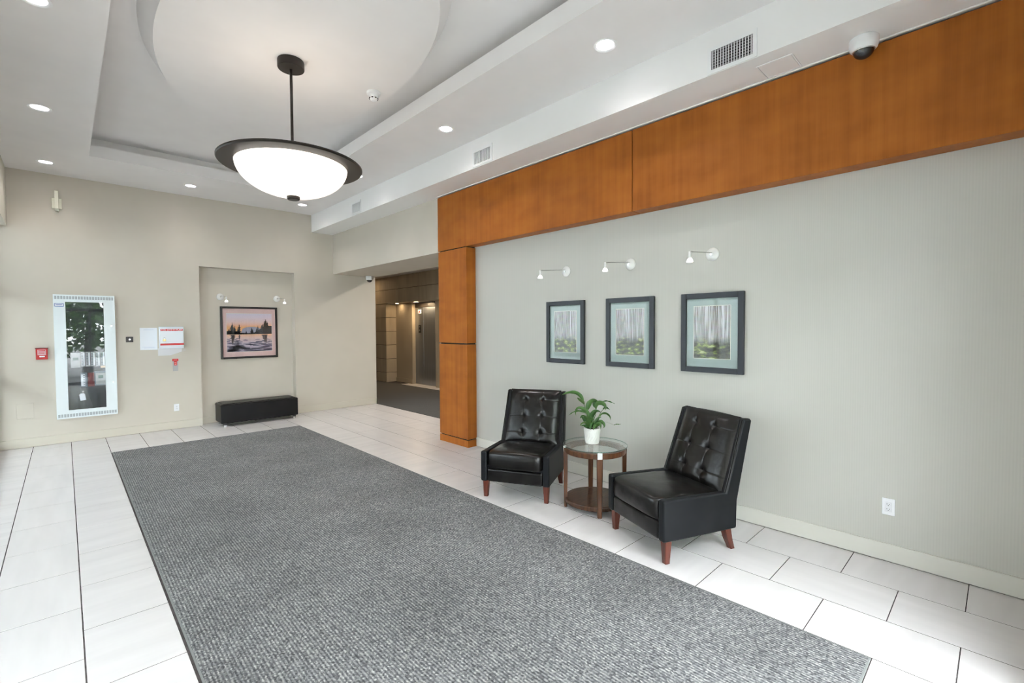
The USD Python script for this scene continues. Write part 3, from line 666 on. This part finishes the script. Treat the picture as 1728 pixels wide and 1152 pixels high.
# ---------------------------------------------------------------- framed pictures
def forest(name, seed):
    o = (seed*7.3, seed*3.1, seed)
    return gmat(name, {'tc': ('texture_coordinate', {}), 's': ('separate_xyz', {}),
        'm': ('mapping', {'location': o, 'scale': (58, 1, 1.6)}), 'n': ('noise_texture', {'scale': 1.0, 'detail': 2}), 'r': ('rgb_ramp', {'ramp': [(.34, (.74,.73,.77)), (.42, (.36,.35,.34)), (.46, (.11,.10,.09)), (.50, (.40,.38,.37)), (.53, (.62,.61,.64)), (.57, (.22,.20,.19)), (.62, (.12,.11,.10)), (.66, (.5,.48,.48)), (.74, (.72,.71,.74))]}),
        'm2': ('mapping', {'location': o, 'scale': (16, 1, 30)}), 'n2': ('noise_texture', {'scale': 1.0, 'detail': 6}), 'r2': ('rgb_ramp', {'ramp': [(.36, (.055,.055,.045)), (.50, (.12,.125,.085)), (.58, (.24,.29,.10)), (.66, (.55,.60,.30))]}),
        'm3': ('mapping', {'location': o, 'scale': (14, 1, 9)}), 'n3': ('noise_texture', {'scale': 1.0, 'detail': 3}),
        'h': ('math', {'math_type': 'multiply_add', 'value2': 6.0, 'value3': .60}), 'hn': ('math', {'math_type': 'multiply_add', 'value2': .5, 'value3': -.25}), 'ha': ('math', {'math_type': 'add'}),
        'k': ('rgb_ramp', {'ramp': [(.0, (0,0,0)), (.42, (1,1,1))]}),
        'fo': ('mix', {'mix_type': 'screen', 'fac': .22}), 'x': ('mix', {'mix_type': 'mix'}), 'p': ('principled_bsdf', {'roughness': .8})},
        [('tc.object','s.vector'), ('tc.object','m.vector'), ('tc.object','m2.vector'), ('tc.object','m3.vector'), ('m.vector','n.vector'), ('m2.vector','n2.vector'), ('m3.vector','n3.vector'), ('n.fac','r.fac'), ('n2.fac','r2.fac'),
         ('s.z','h.value1'), ('n3.fac','hn.value1'), ('h.value','ha.value1'), ('hn.value','ha.value2'), ('ha.value','k.fac'),
         ('r.color','fo.color1'), ('n2.color','fo.color2'), ('k.color','x.fac'), ('r2.color','x.color1'), ('fo.color','x.color2'), ('x.color','p.base_color')])
PRINT = None
def framed(name, label, loc, rz, w, h, bar, depth, fm, board, pm, pw, ph, group=None, dz=0):
    """centre at loc, hung on a wall, faces -y locally"""
    global PRINT
    t = thing(name, label, 'framed picture', loc, rz, group)
    W_, H_ = w/2, h/2
    for (x0, x1, z0, z1, mi) in ((-W_, -W_+bar, -H_, H_, 0), (W_-bar, W_, -H_, H_, 0), (-W_+bar, W_-bar, H_-bar, H_, 0), (-W_+bar, W_-bar, -H_, -H_+bar, 0)):
        put('frame_bar', cbx(x0, x1, -depth, -.001, z0, z1, .0025), fm, t)
    mb_ = put('mat_board', face_y(mv(ext(sbox(-W_+bar-.004, -H_+bar-.004, W_-bar+.004, H_-bar+.004).difference(sbox(-pw/2, -ph/2+dz, pw/2, ph/2+dz)), .003), 0, 0, .010)), board, t)
    put('bevel', face_y(mv(ext(sbox(-pw/2-.004, -ph/2-.004+dz, pw/2+.004, ph/2+.004+dz).difference(sbox(-pw/2+.001, -ph/2+.001+dz, pw/2-.001, ph/2-.001+dz)), .004), 0, 0, .0095)), cream_line, mb_)
    pr = PRINT = put('print', bx(-pw/2-.002, pw/2+.002, -.010, -.008, -ph/2-.002+dz, ph/2+.002+dz), pm, t)
    put('glazing', bx(-W_+bar-.003, W_-bar+.003, -.0185, -.0165, -H_+bar-.003, H_-bar+.003), picture_glass, t)
    return t
for k, (y, lab) in enumerate(((3.367, 'charcoal framed forest print, leftmost of three on the grey-green wall'), (2.545, 'charcoal framed forest print, middle of three on the grey-green wall'), (1.734, 'charcoal framed forest print, rightmost of three, largest in view'))):
    framed('framed_forest_print', lab, (XW, y, 1.563), -90, .540, .690, .047, .032, charcoal_frame, mat_board, forest('forest_print_%s' % 'abc'[k], k+1), .315, .455, 'forest prints on the grey-green wall', .005)

# sunset picture: flat printed shapes over a gradient sky
gmat('sunset_sky', {'tc': ('texture_coordinate', {}), 's': ('separate_xyz', {}), 'a': ('math', {'math_type': 'multiply_add', 'value2': 1.45, 'value3': .5}),
    'r': ('rgb_ramp', {'ramp': [(.0, lin(150,140,165)), (.22, lin(190,175,190)), (.36, lin(226,196,190)), (.46, lin(240,190,150)), (.52, lin(242,178,120)), (.64, lin(240,176,122)), (.76, lin(232,200,196)), (.9, lin(222,206,220)), (1, lin(214,205,222))]}),
    'p': ('principled_bsdf', {'roughness': .7})}, [('tc.object','s.vector'), ('s.z','a.value1'), ('a.value','r.fac'), ('r.color','p.base_color')])
t = framed('framed_sunset_print', 'black framed picture of pink sunset over icy water, above the leather bench', (2.428, YF+.15, 1.552), 0, .925, .922, .034, .035, black_frame, pink_board, MATS['sunset_sky'], .735, .680)
def flat(polys, name, m, z):
    ms = [ext(g, .0004) for p in polys for g in (p.geoms if hasattr(p, 'geoms') else [p]) if g.area > 1e-6]
    put(name, face_y(mv(cat(ms), 0, 0, z)), m, PRINT)
r2 = random.Random(5)
def conifer(x, z0, h, w):
    pts_l, pts_r = [], []; n = 9
    for k in range(n+1):
        f_ = k/n; ww = w*(1-f_*.93)*(.55+.8*r2.random())
        pts_l.append((x-ww, z0+h*f_)); pts_l.append((x-ww*.35, z0+h*(f_+.5/n)))
        pts_r.append((x+ww*(.8+.3*r2.random()), z0+h*f_)); pts_r.append((x+ww*.35, z0+h*(f_+.5/n)))
    return Polygon(pts_l + pts_r[::-1]).buffer(0)
WX, WZ = .367, .34
def fz(v_): return WZ - 2*WZ*v_           # 0 = top .. 1 = bottom
def fx(u_): return -WX + 2*WX*u_
wl = fz(.53)
clip = sbox(-WX, -WZ, WX, WZ)
hills = Polygon([(fx(.30), wl), (fx(.34), fz(.40)), (fx(.42), fz(.36)), (fx(.52), fz(.345)), (fx(.62), fz(.35)), (fx(.70), fz(.38)), (fx(.78), fz(.40)), (fx(.80), wl)])
flat([hills], 'far_hills', mat('print_far_hills', lin(160,158,178), .8), .0105)
dk = [Polygon([(fx(0), wl-.012), (fx(0), fz(.46)), (fx(.08), fz(.44)), (fx(.2), fz(.46)), (fx(.3), fz(.50)), (fx(.45), fz(.515)), (fx(.6), fz(.50)), (fx(.7), fz(.43)), (fx(.8), fz(.35)), (fx(.88), fz(.32)), (fx(1), fz(.33)), (fx(1), wl-.006)])]
for (u_, hh, ww) in ((.12, .20, .085), (.17, .14, .06), (.10, .14, .07), (.27, .17, .07), (.24, .12, .05), (.05, .09, .05), (.42, .05, .03), (.54, .11, .05), (.56, .08, .04), (.65, .10, .045), (.68, .15, .05), (.86, .20, .075), (.83, .15, .06), (.90, .15, .06), (.78, .10, .05)):
    base = wl if u_ < .7 else fz(.40); dk.append(conifer(fx(u_), base, hh*(.95 if u_ < .7 else .85), ww*.8))
dark = [p.intersection(clip) for p in dk]
flat(dark, 'tree_silhouette', mat('print_dark_trees', lin(62,62,68), .8), .0108)
refl = [affinity.scale(conifer(fx(u_), 0, hh, ww), 1, -1, origin=(0, 0)) for (u_, hh, ww) in ((.12, .17, .055), (.14, .1, .05), (.27, .11, .02), (.84, .15, .05), (.87, .17, .03), (.80, .08, .04))]
flat([affinity.translate(p, 0, wl-.02).intersection(clip) for p in refl], 'tree_reflection', mat('print_reflection', lin(98,88,92), .8), .0107)
ice = []
for k in range(70):
    v_ = .66 + .34*(k/70.0)**.9; u_ = r2.random(); s = .02 + .10*(v_-.62); c = [(fx(u_)+s*1.9*math.cos(q)*(.6+.6*r2.random()), fz(v_)+s*.28*math.sin(q)*(.5+.8*r2.random())) for q in np.linspace(0, 2*np.pi, 9)[:-1]]
    ice.append(Polygon(c).buffer(0).intersection(clip))
flat(ice, 'open_water', mat('print_water', lin(112,106,128), .8), .0106)

# ---------------------------------------------------------------- fire alarm cabinet on the far wall
t = thing('fire_alarm_cabinet', 'tall white fire alarm cabinet with a dark glass door on the far wall', 'fire alarm panel', (.227, YF, 1.235))
W_, H_ = .331, .885
gx0, gx1, gz0, gz1 = -.206, .204, -.768, .782
shell = sbox(-W_, -H_, W_, H_).difference(sbox(gx0, gz0, gx1, gz1))
df_ = put('door_frame', face_y(mv(ext(shell, .022), 0, 0, .028)), cool_white, t)
put('body', cat([bx(-W_, W_, -.03, 0, -H_, gz0-.01), bx(-W_, W_, -.03, 0, gz1+.01, H_), bx(-W_, gx0-.005, -.03, 0, -H_, H_), bx(gx1+.005, W_, -.03, 0, -H_, H_)]), cool_white, t)
put('back_plate', bx(gx0-.01, gx1+.01, -.006, -.001, gz0-.01, gz1+.01), mat('cabinet_black', (.022,.027,.032), .5), t)
for z in (-.842, .842):
    for k in range(21):
        x = -.305 + k*.0305; put('vent_slot', bx(x-.0115, x+.0115, -.0512, -.049, z-.022, z+.022), grey_slot, df_)
put('glass_door', bx(gx0, gx1, -.046, -.042, gz0, gz1), cabinet_glass, t)
def cpx(x, y):       # crop (70,480) x4.8 -> cabinet coordinates
    return ((x-96)/(590-96)-.5)*2*W_*1.0, .885-(y-78)/(1085-78)*1.77
def mod(x0, y0, x1, y1, name, m, d0=.006, d1=.020, of=None):
    a, b = cpx(x0-6, y1), cpx(x1-6, y0); return put(name, cbx(a[0], b[0], -d1, -d0, a[1], b[1], .002), m, of or t)
q_ = mod(222, 552, 300, 675, 'control_module', grey_mid); mod(238, 592, 284, 614, 'display', green_lcd, .020, .022, q_)
for k in range(5):
    x0 = 303+k*40; q_ = mod(x0, 548, x0+37, 668, 'zone_module', grey_mid)
    mod(x0+22, 556, x0+33, 660, 'label_strip', paper, .020, .0215, q_)
    for j in range(8): mod(x0+5, 558+j*13, x0+17, 565+j*13, 'zone_switch', grey_dark, .020, .024, q_)
mod(463, 668, 503, 686, 'sticker', yellowish, .006, .009)
q_ = mod(296, 718, 350, 840, 'switch_module', grey_dark); mod(300, 732, 333, 828, 'label_strip', paper, .020, .022, q_)
for j in range(6): mod(318, 740+j*15, 331, 746+j*15, 'zone_switch', grey_dark, .022, .025, q_)
q_ = mod(356, 722, 408, 836, 'handset_cradle', dark_red); mod(366, 730, 386, 820, 'handset', dark_red, .020, .036, q_)
q_ = mod(410, 712, 505, 832, 'fan_module', grey_dark); mod(420, 728, 500, 822, 'module_face', grey_mid, .020, .022, q_); mod(440, 748, 482, 772, 'display', green_lcd, .022, .024, q_)
mod(207, 488, 240, 499, 'label', paper_back, .006, .008); mod(462, 486, 498, 496, 'label', paper_back, .006, .008)
tg_ = rot(face_y(mv(ext(Polygon([(-.032,-.055),(.032,-.055),(.032,.035),(.018,.05),(-.018,.05),(-.032,.035)]), .002), 0, 0, .010)), -8, (0,1,0)); c0 = cpx(301, 918)
ht_ = put('hang_tag', tg_.apply_translation((c0[0], 0, c0[1])), paper, t); c1 = cpx(308, 876)
put('tag_clip', bx(c1[0]-.011, c1[0]+.011, -.013, -.006, c1[1]-.014, c1[1]+.014), paper_back, ht_)
a, b = (-.318, .715), (-.222, .758)
mk_ = put('maker_plate', bx(a[0], b[0], -.0520, -.0495, a[1], b[1]), blue, t)
put('maker_plate_field', bx(a[0]+.006, b[0]-.006, -.0527, -.0515, a[1]+.007, b[1]-.007), paper, mk_)
put('maker_plate_line', cat([bx(a[0]+.014, b[0]-.016, -.0533, -.0525, .739, .744), bx(a[0]+.022, b[0]-.02, -.0533, -.0525, .729, .733)]), blue, mk_)
for z in (.44, -.40):
    k_ = rot(cyl(.010, .049, .056, 20), 90, (1,0,0)); put('key_lock', k_.apply_translation((.288, 0, z)), chrome, df_)

t = thing('fire_pull_station', 'red fire alarm pull station left of the white cabinet', 'fire alarm', (-.232, YF, 1.288))
put('body', cbx(-.058, .058, -.045, 0, -.080, .076, .004), red, t)
put('hood', cbx(-.066, .066, -.052, 0, .070, .082, .003), dark_red, t)
lf_ = put('label_field', bx(-.042, .042, -.0465, -.044, -.018, .058), mat('pink_label', lin(214,170,176), .5), t)
put('lettering', cat([bx(-.034, .034, -.047, -.046, .038, .046), bx(-.028, .030, -.047, -.046, .022, .029), bx(-.034, .024, -.047, -.046, .006, .013)]), red, lf_)
put('handle', cbx(-.024, .030, -.053, -.043, -.046, -.030, .002), paper, t)

t = thing('key_switch_plate', 'small dark switch plate with a round key lock right of the cabinet', 'key switch', (.724, YF, 1.466))
put('plate', cbx(-.043, .043, -.014, 0, -.042, .042, .003), mat('dark_brown_plate', (.028,.018,.020), .4), t)
put('lock', rot(cyl(.013, .014, .018, 20), 90, (1,0,0)), chrome, t)

p_ = thing('paper_notice', 'plain white sheet of paper taped left of the fire safety plan box', 'notice', (.957, YF, 1.470))
put('sheet', bx(-.108, .108, -.0025, -.0005, -.172, .172), paper, p_)
for a_ in ((-.06, .065, .140, .146), (-.085, .07, -.132, -.128), (-.06, .085, -.144, -.141)): put('printed_line', bx(a_[0], a_[1], -.0030, -.0024, a_[2], a_[3]), mat('faint_ink', lin(205,214,232), .8), p_)

t = thing('fire_safety_plan_box', 'white metal fire safety plan box with red bands and a padlock', 'document box', (1.243, YF, 1.482))
put('body', cbx(-.157, .157, -.085, 0, -.172, .175, .004), mat('box_white', lin(234,238,244), .4), t)
put('lid_edge', cbx(-.159, .159, -.088, 0, .168, .177, .002), mat('box_rim', lin(205,218,230), .4), t)
tb_ = put('title_band', bx(-.144, .146, -.0865, -.0845, .112, .142), red, t)
tx = meshkit.text_mesh('FIRE SAFETY PLAN', .0165, .0008, True); tx.apply_translation((-tx.bounds[:,0].mean(), -tx.bounds[:,1].mean(), 0)); tx.apply_scale((.27/(tx.bounds[1,0]-tx.bounds[0,0]), 1, 1))
put('title_lettering', mv(face_y(mv(tx, 0, .127, 0)), 0, -.0865, 0), paper, tb_)
put('red_stripe', bx(-.150, .158, -.0868, -.0845, -.118, -.088), red, t)
pk_ = put('padlock', cat([cbx(-.118, -.078, -.103, -.087, -.052, -.022, .003)]), brass, t)
put('shackle', tube([(-.110,-.095,-.024),(-.110,-.095,-.004),(-.104,-.095,.006),(-.098,-.095,.008),(-.091,-.095,.006),(-.086,-.095,-.004),(-.086,-.095,-.024)], .0028, 8), chrome, pk_, smooth=True)
p_ = thing('taped_sheet', 'grey-white sheet with a crooked lower edge hanging below the fire safety plan box', 'paper', (1.236, YF, 1.25))
put('sheet', face_y(ext(Polygon([(-.165,-.052),(-.005,-.050),(.02,-.042),(.145,.004),(.152,.066),(-.165,.066)]), .0016)), mat('sheet_grey', lin(228,227,229), .8), p_)
put('tape', face_y(ext(Polygon([(.14,.0),(.205,.018),(.198,.05),(.15,.062)]), .0009)), mat('clear_tape', lin(206,201,194), .35), p_)
p_ = thing('red_wall_sign', 'small red sign on a grey plate below the fire safety plan box', 'sign', (1.293, YF, 1.055))
put('back_plate', bx(-.036, .036, -.003, 0, -.115, .072), mat('sign_grey', lin(178,176,176), .5), p_)
put('header', bx(-.040, .040, -.0045, -.002, .048, .086), red, p_)
put('symbol_panel', bx(-.019, .021, -.0045, -.002, -.022, .048), red, p_)
for a_ in ((-.026, .026, .064, .070), (-.012, .012, .022, .030), (-.010, .012, -.008, .004)): put('symbol', bx(a_[0], a_[1], -.0052, -.0044, a_[2], a_[3]), mat('sign_pink', lin(236,170,165), .6), p_)

def outlet(label, loc, rz):
    t = thing('wall_outlet', label, 'power outlet', loc, rz)
    put('cover_plate', cbx(-.035, .035, -.006, 0, -.057, .057, .002), white_plastic, t)
    sf_ = put('socket_face', cbx(-.0175, .0175, -.0085, -.004, -.034, .034, .0015), mat('socket_face', (.80,.81,.84), .35), t)
    for z in (.017, -.017):
        put('blade_slot', bx(-.0085, -.0062, -.0088, -.0080, z-.001, z+.007), dark_slot, sf_)
        put('blade_slot', bx(.0062, .0085, -.0088, -.0080, z-.001, z+.006), dark_slot, sf_)
        put('earth_slot', bx(-.002, .002, -.0088, -.0080, z-.009, z-.005), dark_slot, sf_)
    return t
o = outlet('white power outlet low on the grey-green wall right of the chairs', (XW, .518, .380), -90)
dup(o, 'white power outlet low on the far wall left of the alcove', (1.293, YF, .348), 0)
t = thing('wall_access_panel', 'flush beige access panel low on the far wall left of the cabinet', 'access panel', (-.413, YF, .505))
put('door', cbx(-.082, .082, -.003, .001, -.100, .100, .001), beige, t)
put('frame', face_y(ext(sbox(-.096,-.114,.096,.114).difference(sbox(-.084,-.102,.084,.102)), .005)), beige, t)

# ---------------------------------------------------------------- outside, seen only in reflections
def tree(label, x, y, h, r, seed):
    t = thing('garden_tree', label, 'tree', (x, y, -.15)); q = np.random.default_rng(seed)
    put('trunk', tube([(0,0,0),(.1,.05,h*.35),(.02,.1,h*.75)], [.16,.11,.05], 10), noisy('bark', (.05,.035,.025), (.12,.09,.07), nscale=20, rough=.9), t)
    n = 2300; p = q.normal(size=(n,3)); p /= np.linalg.norm(p, axis=1, keepdims=True); p *= (q.random((n,1))**.45)*[r, r, h*.44]; p += [0, 0, h*.55]
    a = q.normal(size=(n,3)); b = q.normal(size=(n,3)); a /= np.linalg.norm(a, axis=1, keepdims=True); b -= a*(a*b).sum(1, keepdims=True); b /= np.linalg.norm(b, axis=1, keepdims=True)
    s = q.uniform(.10, .22, (n,1)); v = np.stack([p-a*s, p-b*s*.5, p+a*s, p+b*s*.5], 1).reshape(-1,3); k = np.arange(n)[:,None]*4
    put('foliage', trimesh.Trimesh(v, np.vstack([k+[0,1,2], k+[0,2,3]]), process=False), leaf_mats[1], t, kind='stuff')
t = thing('neighbouring_house', 'pale lap-sided house outside the left windows, mirrored in the picture glass', 'house', (-5.8, 0, -.15))
put('wall', bx(-4, -.03, -6, 18, 0, 6.2), mat('house_wall', (.36,.39,.40), .8), t)
for k in range(26):
    put('lap_board', bx(-.035, rng.uniform(0, .004), -6, 18, .12+k*.23, .12+k*.23+.20), mat('lap_paint', (.46,.50,.51), .7), t)
put('roof', bx(-4.3, .4, -6.3, 18.3, 6.2, 6.4), mat('house_roof', (.10,.10,.11), .9), t)
tree('leafy tree outside the glazed entrance, reflected in the alarm cabinet glass', .6, -5.2, 6.0, 2.1, 1)
tree('taller leafy tree beyond the glazed entrance', 5.4, -7.4, 8.0, 2.4, 2)
tree('leafy tree at the left corner outside the glazed entrance', -3.6, -5.6, 7.0, 2.0, 3)
tree('leafy tree farther back behind the glazed entrance', -.9, -11.5, 9.0, 2.6, 4)
